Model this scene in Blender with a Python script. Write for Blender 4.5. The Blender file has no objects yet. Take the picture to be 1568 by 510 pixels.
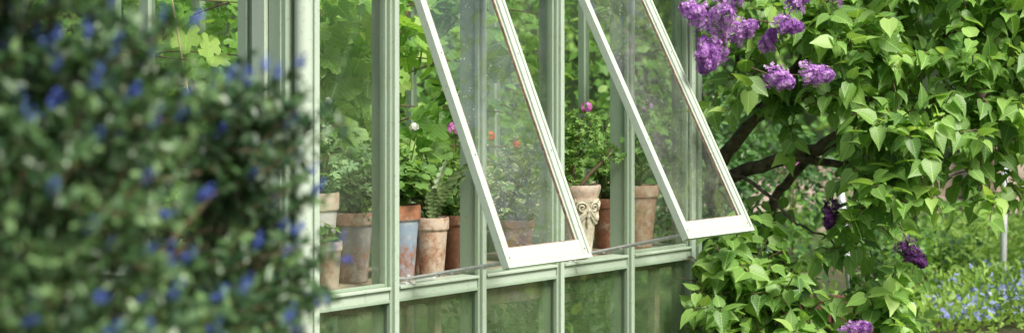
import bpy, math, numpy as np
from mathutils import Vector, Matrix
rng=np.random.default_rng(11)
scene=bpy.context.scene
COL=scene.collection
R=math.radians
GH=Matrix.Translation((-0.502,8.19,0))@Matrix.Rotation(R(53.4),4,'Z')
GHI=GH.inverted()
I4=Matrix.Identity(4)

# ------------------------------------------------------------ materials
def newmat(name):
    m=bpy.data.materials.new(name); m.use_nodes=True
    nt=m.node_tree; nt.nodes.clear()
    out=nt.nodes.new('ShaderNodeOutputMaterial')
    return m,nt,out
def N(nt,t,**kw):
    n=nt.nodes.new(t)
    for k,v in kw.items(): setattr(n,k,v)
    return n
def noise(nt,scale,detail=4,rough=.6,coord='Object',vec=None):
    tc=N(nt,'ShaderNodeTexCoord')
    n=N(nt,'ShaderNodeTexNoise'); n.inputs['Scale'].default_value=scale
    n.inputs['Detail'].default_value=detail; n.inputs['Roughness'].default_value=rough
    nt.links.new(tc.outputs[coord],n.inputs['Vector'])
    return n
def ramp(nt,fac,stops):
    r=N(nt,'ShaderNodeValToRGB'); e=r.color_ramp.elements
    while len(e)<len(stops): e.new(.5)
    for i,(p,c) in enumerate(stops):
        e[i].position=p; e[i].color=(c[0],c[1],c[2],1)
    nt.links.new(fac,r.inputs[0]); return r
def math_(nt,op,a,b=None,c=None):
    n=N(nt,'ShaderNodeMath',operation=op)
    for i,v in enumerate((a,b,c)):
        if v is None: continue
        if isinstance(v,(int,float)): n.inputs[i].default_value=v
        else: nt.links.new(v,n.inputs[i])
    return n.outputs[0]
def mixc(nt,f,a,b):
    n=N(nt,'ShaderNodeMix',data_type='RGBA')
    for i,v in ((0,f),(6,a),(7,b)):
        if isinstance(v,(int,float)): n.inputs[i].default_value=v
        elif isinstance(v,tuple): n.inputs[i].default_value=(v[0],v[1],v[2],1)
        else: nt.links.new(v,n.inputs[i])
    return n.outputs[2]
def bump(nt,h,strength=.3,dist=.01):
    b=N(nt,'ShaderNodeBump'); b.inputs['Strength'].default_value=strength; b.inputs['Distance'].default_value=dist
    nt.links.new(h,b.inputs['Height']); return b.outputs[0]

def leaf_mat(name,c1,c2,trans=.35,rough=.42,veins=False,c3=None,edge=None,spec=.4,k=1.42):
    c1=tuple(min(.85,x*k) for x in c1); c2=tuple(min(.85,x*k) for x in c2); c3=tuple(min(.85,x*k) for x in c3) if c3 else None
    m,nt,out=newmat(name)
    at=N(nt,'ShaderNodeAttribute',attribute_name='rnd')
    st=[(0,c1),(.75,c2),(1,c3 or c2)]
    col=ramp(nt,at.outputs['Fac'],st).outputs[0]
    uv=N(nt,'ShaderNodeUVMap'); uv.uv_map='UVMap'
    sx=N(nt,'ShaderNodeSeparateXYZ'); nt.links.new(uv.outputs[0],sx.inputs[0])
    ax=math_(nt,'ABSOLUTE',sx.outputs[0])
    if veins:
        mid=math_(nt,'LESS_THAN',ax,.018)
        s=math_(nt,'MULTIPLY',math_(nt,'SUBTRACT',sx.outputs[1],math_(nt,'MULTIPLY',ax,.7)),6.5)
        fr=math_(nt,'PINGPONG',s,.5)
        side=math_(nt,'MULTIPLY',math_(nt,'LESS_THAN',fr,.06),.55)
        v=math_(nt,'MAXIMUM',mid,side)
        lc=tuple(min(1,x*1.7+.03) for x in c2)
        col=mixc(nt,math_(nt,'MULTIPLY',v,.6),col,lc)
    if edge:
        tc=noise(nt,60,2)
        d=math_(nt,'ADD',ax,math_(nt,'MULTIPLY',tc.outputs[0],.35))
        col=mixc(nt,math_(nt,'GREATER_THAN',d,.46),col,edge)
    p=N(nt,'ShaderNodeBsdfPrincipled'); p.inputs['Roughness'].default_value=rough
    p.inputs['Specular IOR Level'].default_value=spec
    nt.links.new(col,p.inputs['Base Color'])
    t=N(nt,'ShaderNodeBsdfTranslucent')
    hs=N(nt,'ShaderNodeMix',data_type='RGBA',blend_type='MULTIPLY'); hs.inputs[0].default_value=1
    nt.links.new(col,hs.inputs[6]); hs.inputs[7].default_value=(1.75,1.6,.85,1) if c2[1]>c2[2]*1.2 else (1.2,1.2,1.2,1)
    nt.links.new(hs.outputs[2],t.inputs[0])
    mx=N(nt,'ShaderNodeMixShader'); mx.inputs[0].default_value=trans
    nt.links.new(p.outputs[0],mx.inputs[1]); nt.links.new(t.outputs[0],mx.inputs[2])
    nt.links.new(mx.outputs[0],out.inputs[0])
    return m
def simple_mat(name,c1,c2,scale=20,rough=.6,bs=.2,stops=(.35,.65),metal=0,coord='Object',detail=5):
    m,nt,out=newmat(name)
    n=noise(nt,scale,detail,.65,coord)
    r=ramp(nt,n.outputs[0],[(stops[0],c1),(stops[1],c2)])
    p=N(nt,'ShaderNodeBsdfPrincipled'); p.inputs['Roughness'].default_value=rough
    p.inputs['Metallic'].default_value=metal
    nt.links.new(r.outputs[0],p.inputs['Base Color'])
    if bs>0:
        n2=noise(nt,scale*3,4,.7,coord)
        nt.links.new(bump(nt,n2.outputs[0],bs,.005),p.inputs['Normal'])
    nt.links.new(p.outputs[0],out.inputs[0]); return m
def paint_mat(name,base,dirt=(.20,.22,.13)):
    m,nt,out=newmat(name)
    n1=noise(nt,3.5,6,.7); n2=noise(nt,45,5,.7)
    c=mixc(nt,math_(nt,'MULTIPLY',n1.outputs[0],.4),base,tuple(x*.72 for x in base))
    f=ramp(nt,n2.outputs[0],[(.58,(0,0,0)),(.72,(1,1,1))]).outputs[0]
    f=math_(nt,'MULTIPLY',f,.6)
    c=mixc(nt,f,c,dirt)
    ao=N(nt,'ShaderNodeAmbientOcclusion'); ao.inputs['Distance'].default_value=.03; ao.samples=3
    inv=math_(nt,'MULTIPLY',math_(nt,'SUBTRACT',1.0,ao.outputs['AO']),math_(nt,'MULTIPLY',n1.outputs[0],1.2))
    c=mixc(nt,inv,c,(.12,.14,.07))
    p=N(nt,'ShaderNodeBsdfPrincipled'); p.inputs['Roughness'].default_value=.45
    nt.links.new(c,p.inputs['Base Color'])
    nt.links.new(bump(nt,noise(nt,70,3).outputs[0],.08,.003),p.inputs['Normal'])
    nt.links.new(p.outputs[0],out.inputs[0]); return m
def glass_mat(name,dirt=.10,dcol=(.55,.62,.5),speck=.5,algae=0):
    m,nt,out=newmat(name)
    tr=N(nt,'ShaderNodeBsdfTransparent'); tr.inputs[0].default_value=(.95,.975,.94,1)
    gl=N(nt,'ShaderNodeBsdfGlossy'); gl.inputs['Roughness'].default_value=.02; gl.inputs[0].default_value=(1,1,1,1)
    wob=noise(nt,2.2,2,.5); nt.links.new(bump(nt,wob.outputs[0],.06,.02),gl.inputs['Normal'])
    # two-sided Schlick reflectance of a thin pane (same from both sides)
    g=N(nt,'ShaderNodeNewGeometry'); dt=N(nt,'ShaderNodeVectorMath',operation='DOT_PRODUCT')
    nt.links.new(g.outputs['Normal'],dt.inputs[0]); nt.links.new(g.outputs['Incoming'],dt.inputs[1])
    c=math_(nt,'ABSOLUTE',dt.outputs['Value'])
    fr=math_(nt,'ADD',.09,math_(nt,'MULTIPLY',math_(nt,'POWER',math_(nt,'SUBTRACT',1.0,c),4.0),.9))
    mx=N(nt,'ShaderNodeMixShader')
    nt.links.new(fr,mx.inputs[0])
    nt.links.new(tr.outputs[0],mx.inputs[1]); nt.links.new(gl.outputs[0],mx.inputs[2])
    df=N(nt,'ShaderNodeBsdfDiffuse')
    n1=noise(nt,4,6,.7); n2=noise(nt,130,2,.5)
    base=ramp(nt,n1.outputs[0],[(.35,(.15,.15,.15)),(.72,(1,1,1))]).outputs[0]
    f=math_(nt,'MULTIPLY',base,dirt)
    sp=ramp(nt,n2.outputs[0],[(.69,(0,0,0)),(.73,(1,1,1))]).outputs[0]
    f=math_(nt,'ADD',f,math_(nt,'MULTIPLY',sp,speck)); 
    if algae:
        n3=noise(nt,7,6,.75)
        af=ramp(nt,n3.outputs[0],[(.3,(.2,.2,.2)),(.7,(1,1,1))]).outputs[0]
        f=math_(nt,'ADD',f,math_(nt,'MULTIPLY',af,algae))
    n=N(nt,'ShaderNodeMath',operation='MINIMUM'); nt.links.new(f,n.inputs[0]); n.inputs[1].default_value=.9
    df.inputs[0].default_value=(*dcol,1)
    mx2=N(nt,'ShaderNodeMixShader'); nt.links.new(n.outputs[0],mx2.inputs[0])
    nt.links.new(mx.outputs[0],mx2.inputs[1]); nt.links.new(df.outputs[0],mx2.inputs[2])
    nt.links.new(mx2.outputs[0],out.inputs[0]); return m
def pot_mat(name,base,white=.5,body=None,zsplit=None,seed=0.,moss=.3):
    m,nt,out=newmat(name)
    n1=noise(nt,9+seed,7,.7); n2=noise(nt,28,6,.75); n3=noise(nt,5+seed,5,.7)
    dark=tuple(x*.5 for x in base)
    c=ramp(nt,n2.outputs[0],[(.3,dark),(.6,base),(.8,tuple(min(1,x*1.25) for x in base))]).outputs[0]
    if body:
        tc=N(nt,'ShaderNodeTexCoord'); s=N(nt,'ShaderNodeSeparateXYZ'); nt.links.new(tc.outputs['Object'],s.inputs[0])
        zz=math_(nt,'ADD',s.outputs[2],math_(nt,'MULTIPLY',n2.outputs[0],.04))
        k=math_(nt,'LESS_THAN',zz,zsplit+.02)
        k2=ramp(nt,math_(nt,'ADD',n1.outputs[0],math_(nt,'MULTIPLY',s.outputs[2],1.1)),[(.52,(0,0,0)),(.66,(1,1,1))]).outputs[0]
        c=mixc(nt,math_(nt,'MULTIPLY',math_(nt,'MULTIPLY',k,k2),.9),c,body)
    w=ramp(nt,n1.outputs[0],[(.62-white*.3,(0,0,0)),(.78-white*.3,(1,1,1))]).outputs[0]
    c=mixc(nt,math_(nt,'MULTIPLY',w,.7),c,(.62,.56,.47))
    g=ramp(nt,n3.outputs[0],[(.6,(0,0,0)),(.7,(1,1,1))]).outputs[0]
    c=mixc(nt,math_(nt,'MULTIPLY',g,moss),c,(.10,.12,.05))
    p=N(nt,'ShaderNodeBsdfPrincipled'); p.inputs['Roughness'].default_value=.85
    nt.links.new(c,p.inputs['Base Color'])
    nt.links.new(bump(nt,n2.outputs[0],.5,.006),p.inputs['Normal'])
    nt.links.new(p.outputs[0],out.inputs[0]); return m

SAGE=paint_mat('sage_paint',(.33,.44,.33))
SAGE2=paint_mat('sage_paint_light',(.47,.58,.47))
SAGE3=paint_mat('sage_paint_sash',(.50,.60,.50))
GLASS=glass_mat('pane_glass',.05)
SGLASS=glass_mat('sash_glass',.09,(.62,.70,.60),speck=.6)
LGLASS=glass_mat('algae_glass',.10,(.20,.33,.15),.25,algae=.34)
RUB=simple_mat('gasket',(.10,.06,.045),(.28,.18,.13),40,.8)
METAL=simple_mat('stay_metal',(.55,.56,.55),(.75,.76,.74),30,.45,.1)
WOOD=simple_mat('staging_wood',(.24,.19,.13),(.44,.37,.27),14,.8,.4)
SOIL=simple_mat('potting_soil',(.02,.014,.01),(.07,.05,.035),60,.95,.8)
BARK=simple_mat('bark',(.05,.04,.028),(.22,.17,.12),22,.9,.9)
STEM=simple_mat('green_stem',(.08,.13,.035),(.17,.2,.07),20,.6,.1)
TWIG=simple_mat('twig',(.08,.055,.035),(.18,.13,.07),20,.8,.1)
BRICK=simple_mat('brick_plinth',(.25,.10,.06),(.4,.22,.15),12,.9,.4)

# ------------------------------------------------------------ mesh helpers
def empty(name,M=I4,parent=None):
    e=bpy.data.objects.new(name,None); COL.objects.link(e); e.matrix_world=M; e.empty_display_size=.1
    return e
def link(name,me,mats,M=I4,parent=None,PM=None):
    o=bpy.data.objects.new(name,me); COL.objects.link(o)
    for m in mats: me.materials.append(m)
    if parent is not None:
        o.parent=parent; 
        if PM is not None: o.matrix_parent_inverse=PM.inverted()
    o.matrix_basis=M
    return o
class MB:
    def __init__(s): s.v=[];s.f=[];s.m=[]
    def box(s,x0,x1,y0,y1,z0,z1,mat=0,T=None):
        b=len(s.v)
        P=[(x0,y0,z0),(x1,y0,z0),(x1,y1,z0),(x0,y1,z0),(x0,y0,z1),(x1,y0,z1),(x1,y1,z1),(x0,y1,z1)]
        if T is not None: P=[tuple(T@Vector(p)) for p in P]
        s.v+=P
        for q in ((0,3,2,1),(4,5,6,7),(0,1,5,4),(1,2,6,5),(2,3,7,6),(3,0,4,7)):
            s.f.append(tuple(b+i for i in q)); s.m.append(mat)
    def quad(s,P,mat=0,T=None):
        b=len(s.v)
        if T is not None: P=[tuple(T@Vector(p)) for p in P]
        s.v+=[tuple(p) for p in P]; s.f.append(tuple(range(b,b+len(P)))); s.m.append(mat)
    def tube(s,pts,rad,seg=8,mat=0,cap=True):
        pts=[Vector(p) for p in pts]; n=len(pts)
        if not hasattr(rad,'__len__'): rad=[rad]*n
        b=len(s.v); ref=Vector((.31,.87,.12)).normalized(); u=None
        for i,p in enumerate(pts):
            t=(pts[min(i+1,n-1)]-pts[max(i-1,0)]).normalized()
            if u is None:
                u=t.cross(ref); 
                if u.length<.1: u=t.cross(Vector((1,0,0)))
            u=(u-t*u.dot(t)).normalized(); w=t.cross(u)
            for k in range(seg):
                a=2*math.pi*k/seg
                s.v.append(tuple(p+(u*math.cos(a)+w*math.sin(a))*rad[i]))
        for i in range(n-1):
            for k in range(seg):
                k2=(k+1)%seg
                s.f.append((b+i*seg+k,b+i*seg+k2,b+(i+1)*seg+k2,b+(i+1)*seg+k)); s.m.append(mat)
        if cap:
            s.f.append(tuple(b+k for k in range(seg))[::-1]); s.m.append(mat)
            s.f.append(tuple(b+(n-1)*seg+k for k in range(seg))); s.m.append(mat)
    def lathe(s,prof,seg=36,mats=None,c=(0,0,0),wob=0):
        b=len(s.v); n=len(prof)
        for i,(r,z) in enumerate(prof):
            for k in range(seg):
                a=2*math.pi*k/seg; rr=r*(1+wob*math.sin(3*a+i*.3))
                s.v.append((c[0]+rr*math.cos(a),c[1]+rr*math.sin(a),c[2]+z))
        for i in range(n-1):
            for k in range(seg):
                k2=(k+1)%seg
                s.f.append((b+i*seg+k,b+i*seg+k2,b+(i+1)*seg+k2,b+(i+1)*seg+k)); s.m.append(mats[i] if mats else 0)
    def build(s,name,mats,M=I4,parent=None,PM=None,bevel=0,smooth=False):
        me=bpy.data.meshes.new(name); me.from_pydata(s.v,[],s.f); me.update()
        me.polygons.foreach_set('material_index',s.m)
        if smooth: me.polygons.foreach_set('use_smooth',[True]*len(s.f))
        o=link(name,me,mats,M,parent,PM)
        if bevel:
            bm=o.modifiers.new('Bevel','BEVEL'); bm.width=bevel; bm.segments=2; bm.limit_method='ANGLE'
        return o
def spline(pts,rad,n=6):
    P=[np.array(p,float) for p in pts]; P=[2*P[0]-P[1]]+P+[2*P[-1]-P[-2]]
    out=[];ro=[]
    for i in range(1,len(P)-2):
        for j in range(n):
            t=j/n
            out.append(.5*((2*P[i])+(-P[i-1]+P[i+1])*t+(2*P[i-1]-5*P[i]+4*P[i+1]-P[i+2])*t*t+(-P[i-1]+3*P[i]-3*P[i+1]+P[i+2])*t**3))
            ro.append(rad[i-1]*(1-t)+rad[i]*t)
    out.append(P[-2]);ro.append(rad[-1]); return out,ro
def nz(a): return a/np.maximum(np.linalg.norm(a,axis=-1,keepdims=True),1e-9)
def scatter(name,tmpl,pos,dirs,nrm,scale,rnd,mat,parent=None,PM=None):
    V,F=tmpl; V=np.array(V,float); k=len(V); n=len(pos)
    y=nz(dirs); x=nz(np.cross(y,nrm)); z=np.cross(x,y)
    RM=np.stack([x,y,z],axis=2)
    Vn=np.repeat(V[None],n,0)
    Vn[:,:,0]*=rng.uniform(.85,1.15,(n,1))
    Vn[:,:,2]*=rng.uniform(.3,1.9,(n,1))
    W=pos[:,None,:]+np.einsum('nij,nkj->nki',RM,Vn)*np.asarray(scale).reshape(-1,1,1)
    me=bpy.data.meshes.new(name)
    me.vertices.add(n*k); me.vertices.foreach_set('co',W.reshape(-1))
    lt=np.array([len(f) for f in F]); fl=np.concatenate([np.array(f) for f in F])
    nl=len(fl)
    me.loops.add(n*nl); vi=(fl[None]+np.arange(n)[:,None]*k).reshape(-1)
    me.loops.foreach_set('vertex_index',vi.astype(np.int32))
    me.polygons.add(n*len(F))
    st=np.concatenate([[0],np.cumsum(lt)[:-1]])
    me.polygons.foreach_set('loop_start',(st[None]+np.arange(n)[:,None]*nl).reshape(-1).astype(np.int32))
    me.polygons.foreach_set('use_smooth',np.ones(n*len(F),bool))
    me.update(calc_edges=True)
    uv=me.uv_layers.new(name='UVMap')
    uv.data.foreach_set('uv',np.tile(V[fl][:,:2],(n,1)).reshape(-1).astype(np.float32))
    at=me.attributes.new('rnd','FLOAT','POINT')
    at.data.foreach_set('value',np.repeat(np.clip(rnd,0,1),k).astype(np.float32))
    return link(name,me,[mat],I4,parent,PM)

# leaf templates (base at 0, tip +Y, normal +Z)
HEART=([(0,0,0),(0,.3,0),(0,.65,-.02),(0,1.05,-.14),(-.2,-.1,.05),(-.4,.14,.10),(-.35,.48,.09),(-.13,.82,.0),(.2,-.1,.05),(.4,.14,.10),(.35,.48,.09),(.13,.82,.0)],
 [(0,1,5,4),(1,2,6,5),(2,3,7,6),(1,0,8,9),(2,1,9,10),(3,2,10,11)])
OVAL=([(0,0,0),(0,.5,-.02),(0,1,-.1),(-.2,.2,.05),(-.27,.55,.06),(.2,.2,.05),(.27,.55,.06)],[(0,1,4,3),(1,2,4),(1,0,5,6),(2,1,6)])
SMALL=([(0,0,0),(-.24,.3,.06),(-.2,.7,.04),(0,1,-.06),(.24,.3,.06),(.2,.7,.04)],[(0,3,2,1),(3,0,4,5)])
def lobed(nl,depth,ser=.06,spread=2.6):
    V=[(0,.35,-.05)];
    m=nl*4
    for i in range(m+1):
        a=-spread+2*spread*i/m
        r=.5*(1-depth*(.5+.5*math.cos(2*math.pi*(i/m)*nl)))+ (ser if i%2 else -ser*.3)
        r*= 1.0+.18*math.cos(a)
        V.append((r*math.sin(a),.35+r*math.cos(a),.07*abs(math.sin(a*1.5))))
    F=[(0,i+2,i+1) for i in range(m)]
    return V,F
GRAPE=lobed(5,.28,.05); GERA=lobed(7,.14,.02,2.85); FERNY=lobed(5,.6,.05)
FLORET=([],[])
for k in range(4):
    a=k*math.pi/2; c,s=math.cos(a),math.sin(a); b=len(FLORET[0])
    for (px,py,pz) in ((0,.04,0),(-.2,.3,.05),(0,.52,.1),(.2,.3,.05)):
        FLORET[0].append((px*c-py*s,px*s+py*c,pz))
    FLORET[1].append((b,b+3,b+2,b+1))
PETAL5=([],[])
for k in range(5):
    a=k*2*math.pi/5; c,s=math.cos(a),math.sin(a); b=len(PETAL5[0])
    for (px,py,pz) in ((0,.03,0),(-.22,.32,.05),(0,.52,.06),(.22,.32,.05)):
        PETAL5[0].append((px*c-py*s,px*s+py*c,pz))
    PETAL5[1].append((b,b+3,b+2,b+1))

def ell(E,n,bias=.5,wts=None):
    E=np.array(E,float); w=(E[:,3]*E[:,4]*E[:,5]) if wts is None else np.array(wts,float); w=w/w.sum()
    idx=rng.choice(len(E),n,p=w); d=nz(rng.normal(size=(n,3))); r=rng.uniform(0,1,(n,1))**bias
    return E[idx,:3]+d*r*E[idx,3:6], d
def lump(p,f=3.,s=0.):
    return (np.sin(p[:,0]*f+s)+np.sin(p[:,1]*f*1.3+s*2+1)+np.sin(p[:,2]*f*1.6+s*3+2)+np.sin((p[:,0]+p[:,2])*f*2.3)*.6)/3.6
GI=np.array(GHI)
def outside(p,m=.10):
    q=p@GI[:3,:3].T+GI[:3,3]
    yl=np.where((q[:,0]<1.95)&(q[:,2]>.62),-.75,-.07)
    ins=(q[:,0]>-.75-m)&(q[:,0]<2.45+m)&(q[:,1]>yl)&(q[:,1]<2.5+m)&(q[:,2]<3.1)
    return ~ins
def mass(name,E,n,size,mat,tmpl=SMALL,parent=None,bias=.4,gap=-.35,f=3.,droop=.2,filt=True,dark=.5,PM=None,wts=None):
    p,d=ell(E,n,bias,wts); L=lump(p,f,len(name)); k=(L>gap+rng.normal(0,.15,len(p)))&(p[:,2]>.02)
    if filt: k&=outside(p)
    p,d,L=p[k],d[k],L[k]
    dirs=nz(d*.7+rng.normal(0,.6,p.shape)+np.array([0,0,-droop]))
    nr=nz(rng.normal(0,.55,p.shape)+np.array([0,-.25,1.])+d*.4)
    rn=np.clip(.5+L*.5*dark+rng.normal(0,.22,len(p)),0,1)
    return scatter(name,tmpl,p,dirs,nr,rng.uniform(.65,1.25,len(p))*size,rn,mat,parent,PM)

def panicles(name,specs,mat,parent,PM=None,n=620,size=.0175):
    P=[];D=[];Nn=[];Rr=[]
    for (c,ax,Lh,Rd,br) in specs:
        ax=np.array(ax,float); ax/=np.linalg.norm(ax)
        u=nz(np.cross(ax,[.3,.8,.1])); w=np.cross(ax,u); ph=rng.uniform(0,6)
        t=rng.uniform(0,1,n)**.8; a=rng.uniform(0,2*math.pi,n)
        rad=Rd*(1-t)**.5*(.80+.25*np.sin(a*3+t*13+ph))*rng.uniform(.6,1.08,n)+.008
        o=np.cos(a)[:,None]*u+np.sin(a)[:,None]*w
        p=np.array(c)+ax*(t*Lh)[:,None]+o*rad[:,None]
        nn=nz(o+ax*.35+rng.normal(0,.3,p.shape)); 
        P.append(p);Nn.append(nn);D.append(nz(np.cross(nn,rng.normal(size=p.shape))));Rr.append(np.clip(br+.25*np.sin(a*3+t*13+ph)+rng.normal(0,.22,n),0,1))
    P=np.concatenate(P)
    return scatter(name,FLORET,P,np.concatenate(D),np.concatenate(Nn),rng.uniform(.8,1.2,len(P))*size,np.concatenate(Rr),mat,parent,PM)

# leaf materials
M_LIL=leaf_mat('lilac_leaf',(.055,.13,.035),(.17,.30,.07),.42,.45,True,(.30,.43,.13),spec=.5)
M_GRAPE=leaf_mat('grape_leaf',(.07,.17,.03),(.18,.34,.07),.42,.45,True,(.32,.45,.13),spec=.5)
M_GERA=leaf_mat('geranium_leaf',(.06,.14,.035),(.15,.27,.07),.35,.6,False,(.24,.36,.11))
M_PALE=leaf_mat('pale_leaf',(.10,.20,.09),(.22,.34,.18),.35,.6,False,(.34,.46,.28))
M_VARI=leaf_mat('variegated_leaf',(.07,.15,.05),(.16,.26,.10),.3,.6,False,None,(.62,.62,.42))
M_DARK=leaf_mat('dark_leaf',(.022,.06,.02),(.06,.14,.04),.3,.4,False,(.12,.24,.06))
M_MID=leaf_mat('mid_leaf',(.05,.125,.03),(.13,.26,.055),.38,.45,False,(.24,.38,.10))
M_LIME=leaf_mat('lime_leaf',(.1,.2,.035),(.23,.37,.09),.4,.5,False,(.36,.48,.16))
M_CEAN=leaf_mat('ceanothus_leaf',(.018,.050,.022),(.060,.124,.045),.22,.36,False,(.15,.25,.10),spec=.6)
M_PURP=leaf_mat('lilac_floret',(.24,.07,.36),(.48,.22,.60),.25,.6,False,(.76,.52,.82),spec=.2,k=1)
M_PURD=leaf_mat('lilac_floret_dark',(.05,.012,.07),(.13,.035,.17),.2,.6,False,(.24,.09,.30),spec=.2,k=1)
M_BLUE=leaf_mat('blue_floret',(.04,.06,.30),(.09,.15,.52),.2,.6,False,(.22,.30,.70),spec=.2,k=1)
M_SKYB=leaf_mat('pale_blue_floret',(.2,.22,.6),(.35,.4,.8),.2,.6,False,(.6,.6,.85),spec=.2,k=1)
M_PINK=leaf_mat('pink_petal',(.5,.10,.42),(.75,.28,.66),.25,.6,spec=.2,k=1)
M_RED=leaf_mat('red_petal',(.6,.03,.03),(.8,.10,.07),.25,.6,spec=.2,k=1)
M_WHITE=leaf_mat('white_petal',(.7,.72,.68),(.85,.85,.8),.25,.6,spec=.2,k=1)

# ------------------------------------------------------------ ground
def ground():
    m,nt,out=newmat('lawn')
    n1=noise(nt,.35,6,.7); n2=noise(nt,9,5,.75)
    a=ramp(nt,n2.outputs[0],[(.3,(.03,.06,.015)),(.65,(.08,.15,.03))]).outputs[0]
    b=ramp(nt,n2.outputs[0],[(.3,(.05,.035,.02)),(.7,(.13,.10,.06))]).outputs[0]
    f=ramp(nt,n1.outputs[0],[(.45,(0,0,0)),(.6,(1,1,1))]).outputs[0]
    c=mixc(nt,f,a,b)
    p=N(nt,'ShaderNodeBsdfPrincipled'); p.inputs['Roughness'].default_value=.95
    nt.links.new(c,p.inputs['Base Color']); nt.links.new(bump(nt,n2.outputs[0],.8,.05),p.inputs['Normal'])
    nt.links.new(p.outputs[0],out.inputs[0])
    mb=MB(); mb.quad([(-200,-200,0),(200,-200,0),(200,200,0),(-200,200,0)]); mb.build('ground',[m])
    g=simple_mat('gravel',(.30,.23,.18),(.48,.39,.31),6,.95,.5)
    mb=MB(); mb.quad([(-14,22.5,.004),(16,22.5,.004),(16,29,.004),(-14,29,.004)]); mb.build('gravel_path',[g])
ground()

# ------------------------------------------------------------ greenhouse (local: x along wall, y inward, z up)
gh=empty('greenhouse',GH)
L0,L1,DP=-.62,2.42,2.4
SILL=.71
fr=MB()
for i,x in enumerate([0,.6,1.2,1.8]):
    fr.box(x-.020,x+.020,.004,.095,.10,2.10,0)
    fr.box(x-.030,x+.030,-.016,.004,.08,2.09,0)
    fr.box(x-.014,x+.014,-.030,-.016,.08,2.085,1)
fr.box(-.655,-.475,-.010,.012,.05,2.12,0); fr.box(-.50,-.470,-.022,.006,.06,2.1,1)
fr.box(-.645,-.56,.012,.10,.05,2.12,0)
fr.box(2.365,2.455,-.010,.08,.05,2.12,0); fr.box(2.360,2.395,-.026,-.010,.06,2.1,1); fr.box(2.425,2.458,-.026,-.010,.06,2.1,0)
xs=[(-.475,-.030),(.030,.570),(.630,1.170),(1.230,1.770),(1.830,2.362)]
for (a,b) in xs:
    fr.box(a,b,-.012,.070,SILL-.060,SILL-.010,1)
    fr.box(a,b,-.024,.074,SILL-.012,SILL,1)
    fr.box(a,b,-.016,-.012,SILL-.066,SILL-.052,0)
    fr.box(a,b,.0,.07,.10,.15,0)
for (a,b) in (xs[0],xs[2],xs[4]):
    fr.box(a,a+.012,.0,.03,SILL,2.07,0); fr.box(b-.012,b,.0,.03,SILL,2.07,0); fr.box(a+.012,b-.012,.002,.028,SILL,SILL+.014,0)
fr.box(L0-.06,L1+.06,-.02,.085,2.10,2.19,0)
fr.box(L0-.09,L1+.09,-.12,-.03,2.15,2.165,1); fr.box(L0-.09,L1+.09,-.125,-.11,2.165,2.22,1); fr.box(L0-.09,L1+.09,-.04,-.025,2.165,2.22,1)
X=L0-.03
fr.box(X-.012,X+.02,.012,.075,.05,2.12,0); fr.box(X-.030,X+.02,.080,.150,.05,2.12,1); fr.box(X-.008,X+.02,.152,.185,.05,2.12,0); fr.box(X-.022,X+.02,.187,.235,.05,2.12,0)
for y in (.75,1.55,2.1):
    fr.box(X-.02,X+.02,y,y+.06,.05,2.5 if y>.7 else 2.2,0)
fr.box(X-.015,X+.018,.235,.75,SILL-.06,SILL,1); fr.box(X-.015,X+.018,1.61,2.4,SILL-.06,SILL,1)
fr.box(X-.010,X+.016,.235,2.4,2.07,2.13,0)
fr.box(X-.006,X+.012,.81,1.55,.1,.75,0)
fr.box(X-.012,X+.014,.81,1.55,.75,.83,1)
for y in (.06,.65,1.25,1.85,2.36):
    fr.box(L1-.02,L1+.03,y+.025,y+.065,.08,2.2+ (1.2-abs(y-1.2))*.6,0)
fr.box(L1-.015,L1+.02,.08,2.36,SILL-.06,SILL,1); fr.box(L1-.012,L1+.018,.08,2.36,2.08,2.14,0)
for i in range(6):
    x=-.6+.6*i
    fr.box(x-.022,x+.022,DP-.06,DP+.02,.08,2.12,0)
fr.box(L0,L1,DP-.05,DP+.012,SILL-.06,SILL,1); fr.box(L0-.05,L1+.05,DP-.07,DP+.03,2.12,2.19,0)
rz=2.95; yc=DP/2
for i in range(6):
    x=-.6+.6*i
    for (ya,yb) in ((0.03,yc),(DP-.03,yc)):
        fr.tube([(x,ya,2.19),(x,yb,rz)],.020,4,0)
fr.box(L0-.05,L1+.05,yc-.03,yc+.03,rz-.02,rz+.05,0)
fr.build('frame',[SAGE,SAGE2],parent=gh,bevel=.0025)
pb=MB(); pb.box(L0-.04,L1+.04,-.004,.09,0,.10); pb.box(L0-.04,L1+.04,DP-.06,DP+.03,0,.079); pb.box(L0-.045,L0+.05,.09,DP-.06,0,.05); pb.box(L1-.05,L1+.045,.09,DP-.06,0,.079)
pb.build('plinth',[BRICK],parent=gh,bevel=.004)
gl=MB()
def gp(x0,x1,z0,z1,y): return [(x0,y,z0),(x1,y,z0),(x1,y,z1),(x0,y,z1)]
for (a,b) in (xs[0],xs[2],xs[4]): gl.quad(gp(a,b,SILL,2.1,.015))
for y0,y1,z0,z1 in ((.235,.75,SILL,2.07),(.81,1.55,.83,2.07),(1.61,2.1,SILL,2.07)):
    gl.quad([(X,y0,z0),(X,y1,z0),(X,y1,z1),(X,y0,z1)])
gl.quad([(L1,.08,SILL),(L1,2.36,SILL),(L1,2.36,2.09),(L1,.08,2.09)])
gl.quad(gp(L0,L1,SILL,2.12,DP-.02))
gl.quad([(L0,.0,2.2),(L1,.0,2.2),(L1,yc,rz+.02),(L0,yc,rz+.02)])
gl.quad([(L0,DP,2.2),(L1,DP,2.2),(L1,yc,rz+.02),(L0,yc,rz+.02)])
gl.build('glazing',[GLASS],parent=gh)
lg=MB()
for (a,b) in xs: lg.quad(gp(a,b,.14,SILL-.055,.02))
lg.quad(gp(L0,L1,.079,SILL-.05,DP-.02)); lg.quad([(L1,.08,.08),(L1,2.36,.08),(L1,2.36,.66),(L1,.08,.66)])
lg.build('lower_glazing',[LGLASS],parent=gh)
dp=MB(); dp.tube([(-.606,-.060,.12),(-.606,-.060,2.15)],.036,20); 
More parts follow.
